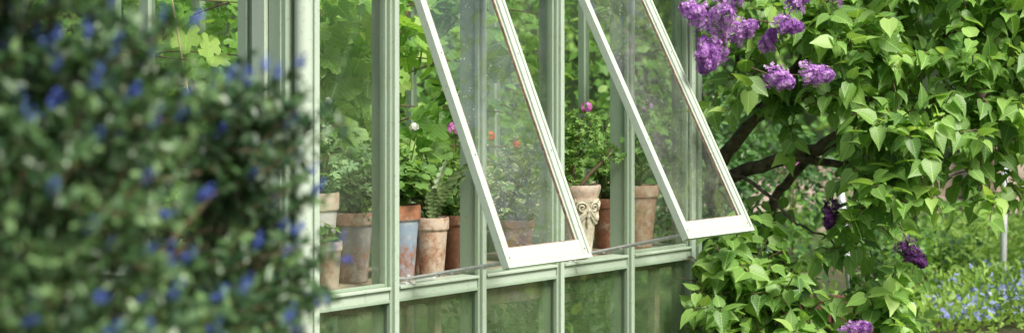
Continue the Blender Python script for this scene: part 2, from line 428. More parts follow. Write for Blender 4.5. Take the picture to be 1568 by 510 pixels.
for z in (.5,1.95): dp.tube([(-.606,-.060,z),(-.606,-.060,z+.04)],.041,20); 
dp.tube([(-.606,-.06,.14),(-.606,-.10,.07),(-.606,-.18,.04)],.034,16)
o=dp.build('downpipe',[SAGE3],parent=gh,smooth=True)
m_=o.modifiers.new('es','EDGE_SPLIT')
def sash(name,x0,x1,ang,Ln=1.385):
    T=Matrix.Translation((0,-.034,2.085))@Matrix.Rotation(-ang,4,'X')
    sb=MB(); w=.046; t=.030
    a,b=x0+.004,x1-.004
    sb.box(a,a+w,-t,0,-Ln,0,0,T); sb.box(b-w,b,-t,0,-Ln,0,0,T)
    sb.box(a+w,b-w,-t+.002,-.002,-Ln+.001,-Ln+.082,0,T); sb.box(a+w,b-w,-t+.002,-.002,-.06,-.001,0,T)
    sb.box(a,b,-t-.006,-t,-Ln-.003,-Ln+.016,1,T)
    sb.box(a,a+.016,-t-.006,-t,-Ln+.016,0,1,T); sb.box(b-.016,b,-t-.006,-t,-Ln+.016,0,1,T)
    sb.box(a+w,a+w+.010,-t+.010,-.006,-Ln+.082,-.06,1,T); sb.box(b-w-.010,b-w,-t+.010,-.006,-Ln+.082,-.06,1,T)
    g=.006
    sb.box(a+w+.010,a+w+.010+g,-.020,-.009,-Ln+.084,-.062,2,T); sb.box(b-w-.010-g,b-w-.010,-.020,-.009,-Ln+.084,-.062,2,T)
    sb.box(a+w+.012,b-w-.012,-.020,-.009,-Ln+.082,-Ln+.088,2,T)
    for zz in (-Ln+.04,-.9,-.45):
        for xx in (a+.03,b-.03):
            c=T@Vector((xx,-t-.0005,zz)); d=T@Vector((xx,-t-.003,zz)); sb.tube([c,d],.0035,8,2)
    sb.build(name,[SAGE3,SAGE3,RUB],parent=gh,bevel=.002)
    g2=MB(); g2.quad([(a+w,-.014,-Ln+.08),(b-w,-.014,-Ln+.08),(b-w,-.014,-.06),(a+w,-.014,-.06)],0,T); g2.build(name+'_glass',[SGLASS],parent=gh)
    st=MB(); e=T@Vector((a+.06,-.004,-Ln+.03)); s0=Vector((x0+.12,.012,SILL+.020))
    st.tube([s0+Vector((0,.05,-.002)),s0,e],.0095,6,0); 
    st.box(s0.x-.03,s0.x+.03,s0.y-.014,s0.y+.014,SILL,SILL+.008)
    st.tube([s0+Vector((0,0,-.016)),s0+Vector((0,0,.018))],.008,8)
    st.tube([s0+Vector((.18,.0,-.008)),s0+Vector((.05,.0,-.004))],.006,6)
    for q in (.3,.45,.6,.75):
        c=s0.lerp(e,q); st.tube([c+Vector((0,0,-.011)),c+Vector((0,0,.004))],.010,8)
    st.build(name+'_stay',[METAL],parent=gh)
sash('sash_near',0,.6,R(23.0)); sash('sash_far',1.2,1.8,R(27.6),1.395)

SH=.70
sg=MB()
for i in range(7): sg.box(L0+.06,L1-.05,.10+i*.085,.17+i*.085,SH-.022,SH-.002)
sg.box(L0+.06,L1-.05,.10,.125,SH-.10,SH-.023)
sg.box(.74,1.27,.075,.098,SH-.150,SH-.075)
sg.box(L0+.06,L1-.05,.65,.675,SH-.09,SH-.023)
for x in (-.45,.45,1.35,2.25):
    for y in (.13,.62): sg.box(x,x+.045,y,y+.045,0,SH-.024)
for i in range(6): sg.box(L0+.06,L1-.05,1.75+i*.09,1.82+i*.09,SH-.022,SH-.002)
for x in (-.45,.45,1.35,2.25):
    for y in (1.78,2.22): sg.box(x,x+.045,y,y+.045,0,SH-.024)
sg.build('potting_bench',[WOOD],M=GH,bevel=.003)

# ------------------------------------------------------------ pots
def pot(x,y,r,h,base=(.42,.17,.085),white=.4,body=None,z=SH,seed=0.,name='terracotta_pot',rim=.18,rb=.66):
    mb=MB(); rh=h*rim
    prof=[(0.001,0),(r*rb,0),(r*rb+.003,.006),(r*.90,h-rh-.004),(r*.985,h-rh),(r,h-rh+.006),(r*1.01,h-.008),(r*.99,h),(r*.90,h),(r*.88,h-.02),(r*.86,h-.028),(.001,h-.022)]
    mt=[0]*10+[1]
    mb.lathe(prof,40,mt,wob=.006)
    m=pot_mat('pot_clay',base,white,body,(h-rh) if body else None,seed)
    P=GH@Vector((x,y,z))
    o=mb.build(name,[m,SOIL],M=Matrix.Translation(P),smooth=True)
    es=o.modifiers.new('es','EDGE_SPLIT'); es.split_angle=R(50)
    return P+Vector((0,0,h-.02))
pA =pot(-.17,.27,.095,.40,(.50,.32,.24),.9,(.32,.44,.62),seed=1)
pA2=pot(-.257,.125,.058,.21,(.55,.32,.22),.9,seed=2)
pB =pot(.115,.32,.095,.30,(.44,.25,.18),.4,(.30,.31,.33),seed=3)
pC =pot(.318,.22,.088,.325,(.50,.22,.12),.3,(.26,.38,.50),seed=4,rim=.2)
pD =pot(.450,.150,.076,.265,(.52,.27,.16),.75,seed=5,rim=.2)
pE =pot(.744,.25,.072,.255,(.36,.17,.10),.2,seed=6)
pV =pot(1.278,.30,.09,.20,(.42,.18,.1),.3,seed=7)
pF2=pot(1.732,.32,.08,.30,(.50,.27,.18),.5,seed=2.5)
pG =pot(2.14,.35,.09,.255,(.42,.19,.12),.3,seed=8)
pH =pot(2.27,.25,.11,.32,(.54,.32,.23),.5,seed=9)
pJ =pot(.95,.42,.08,.22,(.42,.17,.09),.3,seed=3.3)
for (x,y,r,h,s) in ((-.2,.4,.11,.26,1),(.25,.45,.12,.24,2),(.8,.4,.13,.3,3),(1.5,.4,.12,.3,4),(2.0,.42,.12,.26,5)):
    pot(x,y,r,h,(.35,.15,.08),.4,z=0.0,seed=s)
def urn(x,y,h=.355,r=.102):
    mb=MB()
    prof=[(.001,0),(r*.62,0),(r*.64,.012),(r*.60,.022),(r*.68,h*.25),(r*.80,h*.55),(r*.90,h*.74),(r*.93,h*.78),(r*.90,h*.80),(r*.92,h*.84),(r*1.0,h*.90),(r*1.05,h*.965),(r*1.02,h),(r*.9,h),(r*.87,h-.025),(.001,h-.02)]
    mb.lathe(prof,48,[0]*8+[1]*6+[2])
    def rad(z): 
        return np.interp(z,[0,h*.25,h*.55,h*.74,h*.8],[r*.62,r*.68,r*.80,r*.90,r*.91])
    def surf(a,z,o=.004):
        q=rad(z)+o; return (q*math.cos(a),q*math.sin(a),z)
    nsw=4
    for k in range(nsw):
        a0=math.radians(-62)+k*2*math.pi/nsw; a1=a0+2*math.pi/nsw
        for off,rr in ((0,.011),(.018,.007)):
            pts=[];rs=[]
            for i in range(17):
                t=i/16; pts.append(surf(a0+(a1-a0)*t,h*.70-off-h*.17*math.sin(math.pi*t))); rs.append(rr*(.6+.5*math.sin(math.pi*t)+.12*math.sin(i*2.4)))
            mb.tube(pts,rs,8,0)
        for sgn in (-1,1):
            pts=[];rs=[]
            for i in range(22):
                t=i/21; ang=t*3.6*math.pi; q=.028*(1-t*.85)
                pts.append(surf(a0+sgn*(.032+q*math.cos(ang))/ (r*.88),h*.70+q*math.sin(ang),.006)); rs.append(.0065*(1-.4*t))
            mb.tube(pts,rs,6,0)
        pts=[surf(a0,h*.70-.01*i,.005) for i in range(10)]; mb.tube(pts,[.006+.006*math.sin(i*1.1)**2 for i in range(10)],8,0)
    for i in range(40):
        a=2*math.pi*i/40; z=h*.79; q=r*.925
        mb.tube([(q*math.cos(a),q*math.sin(a),z-.006),(q*math.cos(a+.1),q*math.sin(a+.1),z+.006)],.0045,5,0)
    m0=pot_mat('urn_stone',(.66,.61,.47),.4,seed=1.2,moss=.25); m1=pot_mat('urn_rim',(.62,.46,.36),.5,seed=.4,moss=.1)
    P=GH@Vector((x,y,SH)); o=mb.build('ornate_plant_urn',[m0,m1,SOIL],M=Matrix.Translation(P),smooth=True)
    es=o.modifiers.new('es','EDGE_SPLIT'); es.split_angle=R(60)
    return P+Vector((0,0,h-.02))
pF=urn(1.60,.155)

# ------------------------------------------------------------ potted plants
def bush(name,P,r,h,n,size,mat,tmpl,flowers=None,nst=14,lean=(0,0),low=.15,rise=0):
    P=np.array(P); PM=Matrix.Translation(Vector(P)); e=empty(name,PM)
    mb=MB(); tips=[]
    for i in range(nst):
        a=rng.uniform(0,2*math.pi); q=r*rng.uniform(.15,.95); zz=h*rng.uniform(.45,1.0)*(1-.25*(q/r)**2)
        tip=P+np.array([q*math.cos(a)+lean[0]*zz/h,q*math.sin(a)+lean[1]*zz/h,zz])
        b=P+np.array([.25*q*math.cos(a),.25*q*math.sin(a),0])
        mid=(b+tip)/2+np.array([0,0,h*.1])+rng.normal(0,.012,3)
        pts,rs=spline([b,mid,tip],[.005,.004,.0022],4); mb.tube(pts,rs,5); tips.append((b,mid,tip))
    mb.build('stems',[STEM],parent=e,PM=PM,smooth=True)
    idx=rng.integers(0,nst,n); t=rng.uniform(low,1,(n,1))
    B=np.array(tips)[idx]; ctr=(1-t)**2*B[:,0]+2*t*(1-t)*B[:,1]+t*t*B[:,2]
    d=nz(rng.normal(size=(n,3))*np.array([1,1,.35])+np.array([0,0,.15]))
    pos=ctr+d*rng.uniform(.3,1.,(n,1))*size*.9
    nr=nz(rng.normal(0,.4,(n,3))+np.array([.2,-.5,.9])+d*.3)
    rn=np.clip(.25+.5*(pos[:,2]-P[2])/h+rng.normal(0,.25,n),0,1)
    q=(pos@GI[:3,:3].T+GI[:3,3]); kk=(q[:,1]>.035)&(q[:,0]<2.38)
    scatter('leaves',tmpl,pos[kk],nz(d+np.array([0,0,-.3]))[kk],nr[kk],rng.uniform(.6,1.2,kk.sum())*size,rn[kk],mat,e,PM)
    if flowers:
        for (off,m,rad,cnt) in flowers:
            c=P+np.array(off); dd=nz(rng.normal(size=(cnt,3))); pp=c+dd*rad
            scatter('flowers',PETAL5,pp,nz(np.cross(dd,rng.normal(size=dd.shape))),dd,np.full(cnt,.024)*rng.uniform(.8,1.2,cnt),rng.uniform(0,1,cnt),m,e,PM)
            st=MB(); st.tube([P+np.array([0,0,.02]),(P+c)/2+np.array([0,0,.05]),c],.0022,5); st.build('flower_stalk',[STEM],parent=e,PM=PM)
    return e
bush('pelargonium_plant',pA,.13,.30,190,.058,M_PALE,FERNY)
bush('pelargonium_plant',pB,.17,.34,320,.062,M_PALE,FERNY,[((-.10,-.05,.50),M_WHITE,.012,6)])
bush('small_seedling_plant',pA2,.05,.10,40,.035,M_GERA,GERA)
bush('geranium_plant',pC,.15,.34,260,.055,M_GERA,GERA,[((.06,-.03,.36),M_WHITE,.018,10)])
bush('small_seedling_plant',pE,.09,.16,80,.04,M_GERA,GERA)
bush('geranium_plant',pJ,.15,.36,190,.05,M_GERA,GERA,[((.0,.0,.44),M_PINK,.03,16)])
bush('variegated_geranium_plant',pV,.22,.42,460,.050,M_VARI,GERA,[((-.12,-.05,.42),M_RED,.018,12),((.0,-.1,.38),M_RED,.014,9)],nst=22)
bush('dark_leaved_plant',pG,.14,.5,200,.05,M_MID,OVAL)
bush('dark_leaved_plant',pH,.15,.55,260,.05,M_MID,FERNY,[((.05,0,.42),M_PURP,.03,14)])
bush('geranium_plant',pF2,.13,.45,170,.05,M_LIME,GERA)
def urn_plant():
    P=np.array(pF); PM=Matrix.Translation(Vector(P)); e=empty('scented_geranium_plant',PM)
    mb=MB()
    lines=[([(0,0,0),(.05,0,.07),(.11,0,.13),(.17,0,.22)],[.012,.010,.008,.006]),
           ([(.11,0,.13),(.15,.02,.16),(.18,.0,.17)],[.007,.006,.005]),
           ([(-.01,0,0),(-.03,0,.12),(-.01,0,.25),(.02,-.02,.36)],[.008,.006,.004,.003]),
           ([(-.02,0,0),(-.06,.02,.10),(-.08,0,.22),(-.07,0,.36)],[.007,.005,.004,.003]),
           ([(-.03,0,.12),(.03,0,.22),(.06,-.02,.33)],[.005,.004,.003]),
           ([(0,0,0),(-.08,-.03,.05),(-.10,-.03,.12)],[.006,.004,.003])]
    allp=[]
    for pts,rs in lines:
        q,r2=spline([P+np.array(p) for p in pts],rs,6); mb.tube(q,r2,7); allp.append(np.array(q))
    mb.build('stems',[TWIG],parent=e,PM=PM,smooth=True)
    C=[]
    for k,a in enumerate(allp):
        n=[30,22,130,140,80,45][k]; s=len(a)*(.6 if k==0 else .3)
        ii=rng.integers(int(s),len(a),n); C.append(a[ii])
    C=np.concatenate(C); n=len(C); d=nz(rng.normal(size=(n,3))+np.array([0,0,.1])); pos=C+d*rng.uniform(.01,.06,(n,1))
    nr=nz(rng.normal(0,.5,(n,3))+np.array([0,-.5,.9]))
    scatter('leaves',FERNY,pos,d,nr,rng.uniform(.025,.048,n),rng.uniform(.1,1,n),M_GERA,e,PM)
    c=P+np.array([.035,-.05,.40]); dd=nz(rng.normal(size=(26,3))); 
    scatter('flowers',PETAL5,c+dd*.024,nz(np.cross(dd,rng.normal(size=dd.shape))),dd,np.full(26,.026),rng.uniform(0,1,26),M_PINK,e,PM)
urn_plant()
def epi():
    P=np.array(pD); PM=Matrix.Translation(Vector(P)); e=empty('leaf_cactus_plant',PM)
    mb=MB()
    for i in range(17):
        a=rng.uniform(0,2*math.pi); q=rng.uniform(.05,.20); L=rng.uniform(.16,.34); w=rng.uniform(.015,.024)
        tip=np.array([q*math.cos(a),q*math.sin(a)*.6,L]); side=nz(np.cross(tip,[0.6*rng.normal(),-1,0.2*rng.normal()]))
        m=18; pr=None
        for j in range(m+1):
            t=j/m; c=P+np.array([tip[0]*t**1.7,tip[1]*t**1.7,tip[2]*(t-.12*t**3)])+np.array([.01*math.cos(a),.01*math.sin(a),0])
            ww=w*math.sin(math.pi*min(1,.12+t*.86))**.5*(1.25 if j%2 else .72)
            cur=(c-side*ww,c+np.array([0,.006,0]),c+side*ww)
            if pr is not None:
                mb.quad([pr[0],pr[1],cur[1],cur[0]]); mb.quad([pr[1],pr[2],cur[2],cur[1]])
            pr=cur
    m=simple_mat('cactus_skin',(.05,.10,.035),(.17,.24,.09),30,.45,.1)
    mb.build('flat_stems',[m],parent=e,PM=PM)
epi()
bush('small_seedling_plant',pot(.60,.36,.065,.2,(.4,.18,.1),.4,seed=5.5),.07,.15,60,.035,M_LIME,GERA)

GL=lambda x,y,z:tuple(GH@Vector((x,y,z)))
mass('under_bench_foliage',[(*GL(x,.38,.36),.2,.2,.22) for x in (-.3,.2,.8,1.5,2.1)],1500,.055,M_MID,OVAL,filt=False,gap=-.5)

# grape vine inside
gv=empty('grape_vine',GH)
mb=MB()
for (x,y) in ((-.3,1.9),(.6,2.1),(1.5,1.9),(2.2,1.9)):
    pts,rs=spline([GL(x,y,.0),GL(x+.08,y-.05,.8),GL(x-.05,y,1.5),GL(x+.2,y-.2,2.2),GL(x+.5,y-.6,2.6)],[.022,.018,.015,.011,.007],7); mb.tube(pts,rs,7)
    for k in range(6):
        z=.8+k*.25; pts,rs=spline([GL(x,y,z),GL(x+.2*rng.normal(),y-.5,z+.15),GL(x+.3*rng.normal(),y-1.2,z+.1)],[.007,.005,.003],5); mb.tube(pts,rs,5)
mb.build('vine_stems',[TWIG],parent=gv,PM=GH,smooth=True)
E1=[(.20,.52,1.95,.15),(.02,.45,1.78,.11),(.36,.55,1.62,.13),(.10,.48,1.42,.10),(.30,.6,1.30,.10),
 (.25,.75,1.75,.18),(.55,.80,1.45,.15),(.45,.72,2.0,.18),(.75,.8,1.15,.13),(.95,.8,1.8,.2),(1.1,.75,1.35,.14),(1.45,.8,1.95,.18),(1.6,.85,1.5,.14),(1.9,.75,1.75,.18),(2.1,.8,1.3,.14)]
E2=[(-.2,1.5,1.1,.35),(.2,1.4,1.9,.35),(.3,1.7,1.3,.4),(.9,1.5,1.25,.35),(.9,1.9,1.8,.4),(1.3,1.4,1.9,.35),(1.5,1.6,1.1,.35),(1.7,1.3,1.55,.3),(1.9,1.7,1.9,.4),(2.1,1.4,1.2,.3),(.6,2.0,.95,.3),(-.4,2.0,1.8,.35),(1.3,2.1,1.5,.3)]
mass('vine_leaves',[(*GL(x,y,z),r,r,r) for x,y,z,r in E1],330,.155,M_GRAPE,GRAPE,parent=gv,PM=GH,filt=False,gap=-.9,bias=.5,droop=.7,dark=.6,wts=[1]*len(E1))
mass('vine_leaves_rear',[(*GL(x,y,z),r,r,r*.9) for x,y,z,r in E2],620,.135,M_GRAPE,GRAPE,parent=gv,PM=GH,filt=False,gap=-.2,f=5,bias=.5,droop=.6,dark=.8)
mb=MB()
for a,b in (((-.3,.7,.7),(-.1,1.3,2.3)),((.1,.9,.7),(.5,.8,2.3)),((.9,.8,.7),(.7,1.2,2.3)),((1.4,.9,.7),(1.9,.9,2.3))):
    mb.tube([a,b],.005,6)
mb.build('bamboo_cane',[simple_mat('cane',(.3,.24,.13),(.45,.38,.22),20,.6)],M=GH)
mass('tomato_plant',[(*GL(x,1.95,1.0),.22,.22,.35) for x in (-.3,.25,.8,1.4,2.0)],1500,.07,M_DARK,OVAL,filt=False,gap=-.4)

# ------------------------------------------------------------ lilac
LB=Matrix.Translation((1.3,11.0,0)); lil=empty('lilac_tree',LB)
mb=MB(); 
limbs=[([(1.3,11.0,-.05),(1.22,10.85,.6),(1.08,10.62,1.0),(1.28,10.5,1.34),(1.6,10.4,1.75),(1.9,10.3,2.3),(2.1,10.3,2.8)],[.050,.044,.040,.034,.027,.020,.012]),
 ([(1.10,10.6,1.02),(1.48,10.45,1.15),(1.85,10.35,1.30),(2.1,10.3,1.62),(2.6,10.2,2.1)],[.038,.036,.028,.022,.012]),
 ([(1.1,10.65,.95),(1.0,10.55,1.5),(.98,10.6,1.9),(1.0,10.7,2.6)],[.034,.028,.022,.012]),
 ([(1.48,10.45,1.15),(1.9,10.3,1.12),(2.4,10.1,1.3),(3.0,10.0,1.7)],[.024,.018,.014,.009]),
 ([(1.45,11.2,-.05),(1.5,11,.5),(1.45,10.8,.9),(1.75,10.7,1.25),(2.2,10.8,1.5),(2.7,10.8,2.2)],[.034,.029,.026,.022,.018,.012]),
 ([(1.12,10.6,.95),(1.25,10.4,.80),(1.42,10.2,.62),(1.5,10.0,.40)],[.014,.011,.009,.006]),
 ([(1.10,10.6,1.1),(1.3,10.3,1.0),(1.45,10.2,.85),(1.7,10.1,.7)],[.012,.010,.007,.005]),
 ([(1.3,10.5,1.35),(1.2,10.3,1.6),(1.15,10.1,1.85)],[.018,.013,.008]),
 ([(1.85,10.35,1.3),(1.9,10.1,1.15),(1.9,9.85,.95),(1.92,9.8,.8)],[.014,.011,.008,.005]),
 ([(1.2,10.8,.1),(1.15,10.3,.3),(1.2,10.0,.55)],[.018,.013,.007]),
 ([(1.3,10.8,.1),(1.7,10.3,.25),(1.9,10.0,.45)],[.018,.013,.007]),
 ([(1.6,10.4,1.75),(1.6,10.1,1.8),(1.5,9.8,1.78)],[.015,.011,.007]),
 ([(1.28,10.5,1.34),(1.6,10.2,1.5),(1.85,9.95,1.45),(2.0,9.8,1.35)],[.018,.014,.010,.006]),
 ([(2.1,10.3,1.62),(2.2,10.0,1.7),(2.4,9.9,1.5)],[.015,.011,.007])]
for p,r in limbs:
    q,rr=spline(p,r,8); q=[np.array(a)+rng.normal(0,.007,3) for a in q]; mb.tube(q,rr,10)
mb.build('limbs',[BARK],parent=lil,PM=LB,smooth=True)
CL=[(1.05,10.7,2.15,.30,.35,.35,1),(1.5,10.2,2.1,.4,.45,.3,1.2),(2.0,10.2,2.05,.42,.45,.33,1.1),(2.5,10.1,2.0,.42,.45,.4,1.1),(3.0,10.2,1.9,.45,.5,.5,1.1),(3.5,10.3,1.5,.45,.5,.5,.6),
 (1.22,10.1,1.92,.18,.22,.12,.35),(1.62,9.9,1.80,.2,.25,.13,.5),(1.85,9.95,1.68,.24,.28,.17,.6),(2.2,9.95,1.6,.3,.3,.2,.65),(2.6,10,1.55,.3,.3,.25,.6),
 (1.20,10.1,1.62,.12,.15,.10,.18),(1.45,10.1,1.40,.12,.15,.10,.2),(1.72,9.85,1.42,.16,.2,.12,.3),(1.95,9.8,1.33,.24,.22,.15,.5),(2.4,9.9,1.28,.3,.25,.14,.45),(1.9,9.8,1.02,.14,.18,.22,.45),(2.5,9.95,1.05,.16,.2,.12,.15),
 (1.13,10.0,.50,.2,.25,.26,1.),(1.08,9.95,.25,.15,.2,.25,.5),(1.42,9.9,.34,.24,.28,.32,.9),(1.85,9.85,.38,.24,.22,.22,.55),(1.2,10.3,.78,.12,.15,.10,.16),(1.75,10.1,.7,.2,.2,.15,.15),
 (1.7,10.7,2.8,.8,.7,.45,1.5),(2.6,10.6,2.6,.7,.6,.5,1.3),(1.2,11.2,2.4,.5,.5,.5,.9),(2.2,11.3,2.2,.8,.5,.5,1.1)]
CLa=np.array(CL)
nt_=1150
w=CLa[:,6]/CLa[:,6].sum(); idx=rng.choice(len(CLa),nt_,p=w)
d=nz(rng.normal(size=(nt_,3))); base=CLa[idx,:3]+d*rng.uniform(.1,.9,(nt_,1))*CLa[idx,3:6]
ok=outside(base,.1)&(base[:,2]>.05)&(lump(base,8)>-.5); base=base[ok]; d=d[ok]
P=[];D=[];NN=[];RN=[]; tw=MB()
for b,dd in zip(base,d):
    ax=nz(dd*.6+rng.normal(0,.4,3)+np.array([0,-.15,.25])); L=rng.uniform(.14,.26)
    sag=np.array([0,0,-.05])
    tw.tube([b,b+ax*L*.5,b+ax*L+sag],[.0035,.003,.0018],4)
    m=rng.integers(3,6); u=nz(np.cross(ax,rng.normal(size=3))); rb=rng.normal(0,.16)
    for j in range(m):
        t=(j+.6)/m; c=b+ax*L*t+sag*t*t
        u=nz(np.cross(ax,u)) if j%2 else u
        for sg_ in (-1,1):
            dr=nz(u*sg_+ax*.45+np.array([0,0,-.6])+rng.normal(0,.25,3))
            P.append(c+dr*.018);D.append(dr);NN.append(nz(np.array([0,-.35,1.])+rng.normal(0,.38,3)+dr*.3));RN.append(.48+rb+.2*(t-.5)+rng.normal(0,.2))
P=np.array(P);D=np.array(D);NN=np.array(NN);RN=np.array(RN); k=outside(P,.0)
P,D,NN,RN=P[k],D[k],NN[k],RN[k]
scatter('leaves',HEART,P,D,NN,rng.uniform(.058,.118,len(P)),RN,M_LIL,lil,LB)
tw.build('twigs',[TWIG],parent=lil,PM=LB)
SP=[((.94,9.50,1.86),(-.7,-.3,.35),.15,.075,.55),((1.03,9.5,1.93),(.4,-.3,.5),.17,.075,.6),((1.06,9.45,1.78),(.5,-.4,.25),.15,.07,.65),((.98,9.45,1.78),(-.3,-.5,-.4),.19,.08,.5),((.99,9.4,1.72),(-.4,-.3,-.6),.13,.07,.45),((1.0,9.4,1.86),(.1,-.6,.1),.13,.07,.6),((.95,9.45,1.70),(-.2,-.3,-.5),.12,.065,.5),
 ((1.24,9.4,1.59),(.4,-.5,-.2),.15,.065,.65),((1.40,9.4,1.59),(.8,-.5,.0),.15,.065,.65),((1.36,9.5,1.91),(.3,-.3,.6),.16,.06,.45),((1.28,9.5,1.84),(.5,-.3,-.1),.14,.055,.4),((1.24,9.6,1.72),(.2,-.3,.5),.11,.04,.35),
 ((1.58,9.7,1.97),(.4,-.3,.5),.14,.06,.5),((1.62,9.5,.33),(.5,-.5,.3),.15,.065,.6),
 ((.62,10.9,1.8),(.0,-.4,.5),.15,.06,.5),((2.2,10.0,2.2),(.2,-.4,.5),.16,.06,.5),((2.6,9.9,2.3),(.2,-.4,.5),.16,.06,.5),((1.9,10.,2.6),(.2,-.4,.5),.16,.06,.5)]
SD=[((1.88,9.5,.78),(.5,-.4,-.5),.17,.06,.4),((1.62,9.9,.95),(-.2,-.4,-.7),.15,.05,.4)]
panicles('flower_panicles',SP,M_PURP,lil,LB)
panicles('dark_panicles',SD,M_PURD,lil,LB)  # florets coloured darker than on the other panicles
st=MB()
for s in SP+SD: st.tube([np.array(s[0])-nz(np.array(s[1]))*.12+np.array([0,.08,0]),s[0],np.array(s[0])+nz(np.array(s[1]))*s[2]],[.004,.003,.0015],5)
st.build('flower_stalks',[TWIG],parent=lil,PM=LB)

# ------------------------------------------------------------ background planting
mass('dark_garden_shrub',[(1.9,13.2,.3,.75,.6,.38),(1.3,13.0,.7,.4,.4,.5),(2.9,13.8,.2,.5,.5,.3),(2.0,14.6,.75,.6,.5,.5),(1.3,14.5,1.0,.5,.5,.7)],8500,.07,M_DARK,OVAL)
mass('lime_garden_shrub',[(2.9,13.3,.25,.45,.4,.36),(3.6,14.2,.25,.6,.5,.42),(2.35,12.9,.15,.4,.4,.3),(4.4,13.8,.4,.6,.5,.45)],7500,.055,M_LIME,SMALL,gap=-.4)
mass('mid_garden_shrub',[(3.9,16.5,.2,.9,.7,.34),(2.9,17,.25,.8,.7,.4),(5.9,17,.5,.8,.8,.9)],5000,.08,M_MID,OVAL)
mass('garden_tree',[(4.5,19,2.9,2.2,1.5,1.3),(7.5,20,3.0,2.,1.5,1.6),(1.8,20,3.2,1.6,1.5,1.2)],11000,.10,M_DARK,OVAL,bias=.5,gap=-.25,f=2)
mass('garden_tree',[(6.2,11.5,3.6,1.8,1.8,1.7),(7.6,13.5,3.2,1.8,1.8,2.0)],9000,.11,M_MID,OVAL,bias=.5,gap=-.3,f=2)  # out-of-view canopy, added for green reflections in the sash glass
mb=MB()
for x,y in ((4.5,19),(7.5,20),(1.8,20),(6.2,11.5),(7.6,13.5)):
    q,rr=spline([(x,y,-.1),(x+.1,y,1.2),(x-.1,y,2.2),(x+.2,y,3.4)],[.14,.11,.08,.04],6); mb.tube(q,rr,10)
mb.build('garden_tree_trunks',[BARK],smooth=True)
mass('backdrop_shrubs',[(-4.5,13,1.2,1.6,1.,1.5),(-2.6,13.5,1.3,1.3,1.,1.7),(-.9,14.0,1.3,1.2,1.,1.7),(.5,14.5,1.2,1.,1.,1.6),(-1.8,15.5,2.4,2.,1.,1.6)],15000,.10,M_MID,OVAL,gap=-.25,f=2.5)
mass('backdrop_shrubs',[(-6.5,13,1.4,1.6,1.,1.8),(-8.5,12,1.4,1.6,1.,1.8)],4000,.11,M_DARK,OVAL)
HD=simple_mat('hedge_dark',(.01,.025,.008),(.035,.07,.02),2,.9,.6)
core=MB(); core.box(-22,24,35,37,0,5.5); core.build('clipped_hedge_core',[HD])
hp=np.stack([rng.uniform(-20,22,26000),35-rng.uniform(0,.8,26000)**1.5,rng.uniform(0,6.2,26000)],1)
hp[:,1]+=.5*np.sin(hp[:,0]*1.1)+.3*np.sin(hp[:,2]*2+hp[:,0]*.5)
scatter('clipped_hedge',OVAL,hp,nz(rng.normal(size=hp.shape)+[0,-.4,-.2]),nz(rng.normal(0,.5,hp.shape)+[0,-.5,.8]),rng.uniform(.12,.24,len(hp)),np.clip(.45+.4*lump(hp,1.4)+rng.normal(0,.25,len(hp)),0,1),M_MID)
core=MB(); core.box(-17,-15.5,-14,34,0,4.2); core.box(-15.5,20,-15,-13.5,0,3.2); core.build('reflected_hedge_core',[HD])  # unseen hedges left and behind, added for the glass to reflect
n=9000
h1=np.stack([rng.uniform(-15.6,-15.2,n),rng.uniform(-13,34,n),rng.uniform(0,4.5,n)],1)
h2=np.stack([rng.uniform(-15,19,n),rng.uniform(-13.6,-13.2,n),rng.uniform(0,3.5,n)],1)
hp=np.concatenate([h1,h2]); 
scatter('reflected_hedge',OVAL,hp,rng.normal(size=hp.shape),nz(rng.normal(0,.6,hp.shape)+[.3,.3,.8]),rng.uniform(.2,.36,len(hp)),np.clip(.5+.4*lump(hp,1.2)+rng.normal(0,.2,len(hp)),0,1),M_MID)
fl=empty('bluebell_flowerbed',I4)
mass('leaves',[(3.15,12.5,.12,.55,.5,.26),(4.0,12.6,.12,.6,.5,.28),(2.6,12.0,.05,.4,.4,.2)],4500,.05,M_LIME,SMALL,parent=fl,gap=-.8,droop=-.8)
pp,_=ell([(3.2,12.4,.24,.55,.5,.20),(4.0,12.5,.24,.6,.5,.22),(2.7,12.0,.12,.35,.4,.16)],1000,.6); pp=pp[pp[:,2]>.1]
scatter('flowers',FLORET,pp,rng.normal(size=pp.shape),nz(rng.normal(0,.5,pp.shape)+[0,-.6,.6]),rng.uniform(.025,.045,len(pp)),rng.uniform(0,1,len(pp)),M_SKYB,fl)
for nm,c,r,m,n,s in (('blue_flower_cluster',(2.55,12.6,.98),.13,M_SKYB,40,.03),('pink_flower_cluster',(1.9,13.5,1.0),.12,M_PINK,30,.04)):
    e=empty(nm,I4); pp,_=ell([(*c,r,r,r*.7)],n,.6)
    scatter('flowers',FLORET,pp,rng.normal(size=pp.shape),nz(rng.normal(0,.5,pp.shape)+[0,-.8,.4]),np.full(n,s),rng.uniform(0,1,n),m,e)
    b=MB()
    for q in pp[:14]: b.tube([(c[0],c[1],0),(c[0]+.05,c[1],c[2]*.6),q],[.005,.004,.002],5)
    b.build('stems',[STEM],parent=e)
    mass('leaves',[(c[0],c[1],c[2]*.45,.16,.16,c[2]*.4)],260,.06,M_MID,OVAL,parent=e,gap=-.9)
POLE=simple_mat('pole_paint',(.5,.55,.58),(.72,.75,.76),8,.5)
for x,y,z,t in ((3.25,13.0,1.08,.02),(2.33,13.4,.82,-.10)):
    b=MB(); b.tube([(x,y,-.1),(x+t*z,y,z)],.022,12); b.tube([(x+t*z,y,z),(x+t*z,y,z+.03)],.028,12); b.tube([(x+t*z*.8-.05,y-.01,z*.8),(x+t*z*.8+.05,y-.01,z*.8)],.008,8)
    b.build('garden_pole',[POLE],smooth=True)
b=MB()
for i in range(3):
    b.box(3.0,7.5,19.2,19.28,.22+i*.17,.37+i*.17)
for x in (3.0,4.4,5.8,7.4): b.box(x,x+.1,19.28,19.38,0,.78)
b.build('timber_fence',[simple_mat('old_timber',(.34,.26,.20),(.60,.49,.41),5,.85)],bevel=.01)
b=MB()
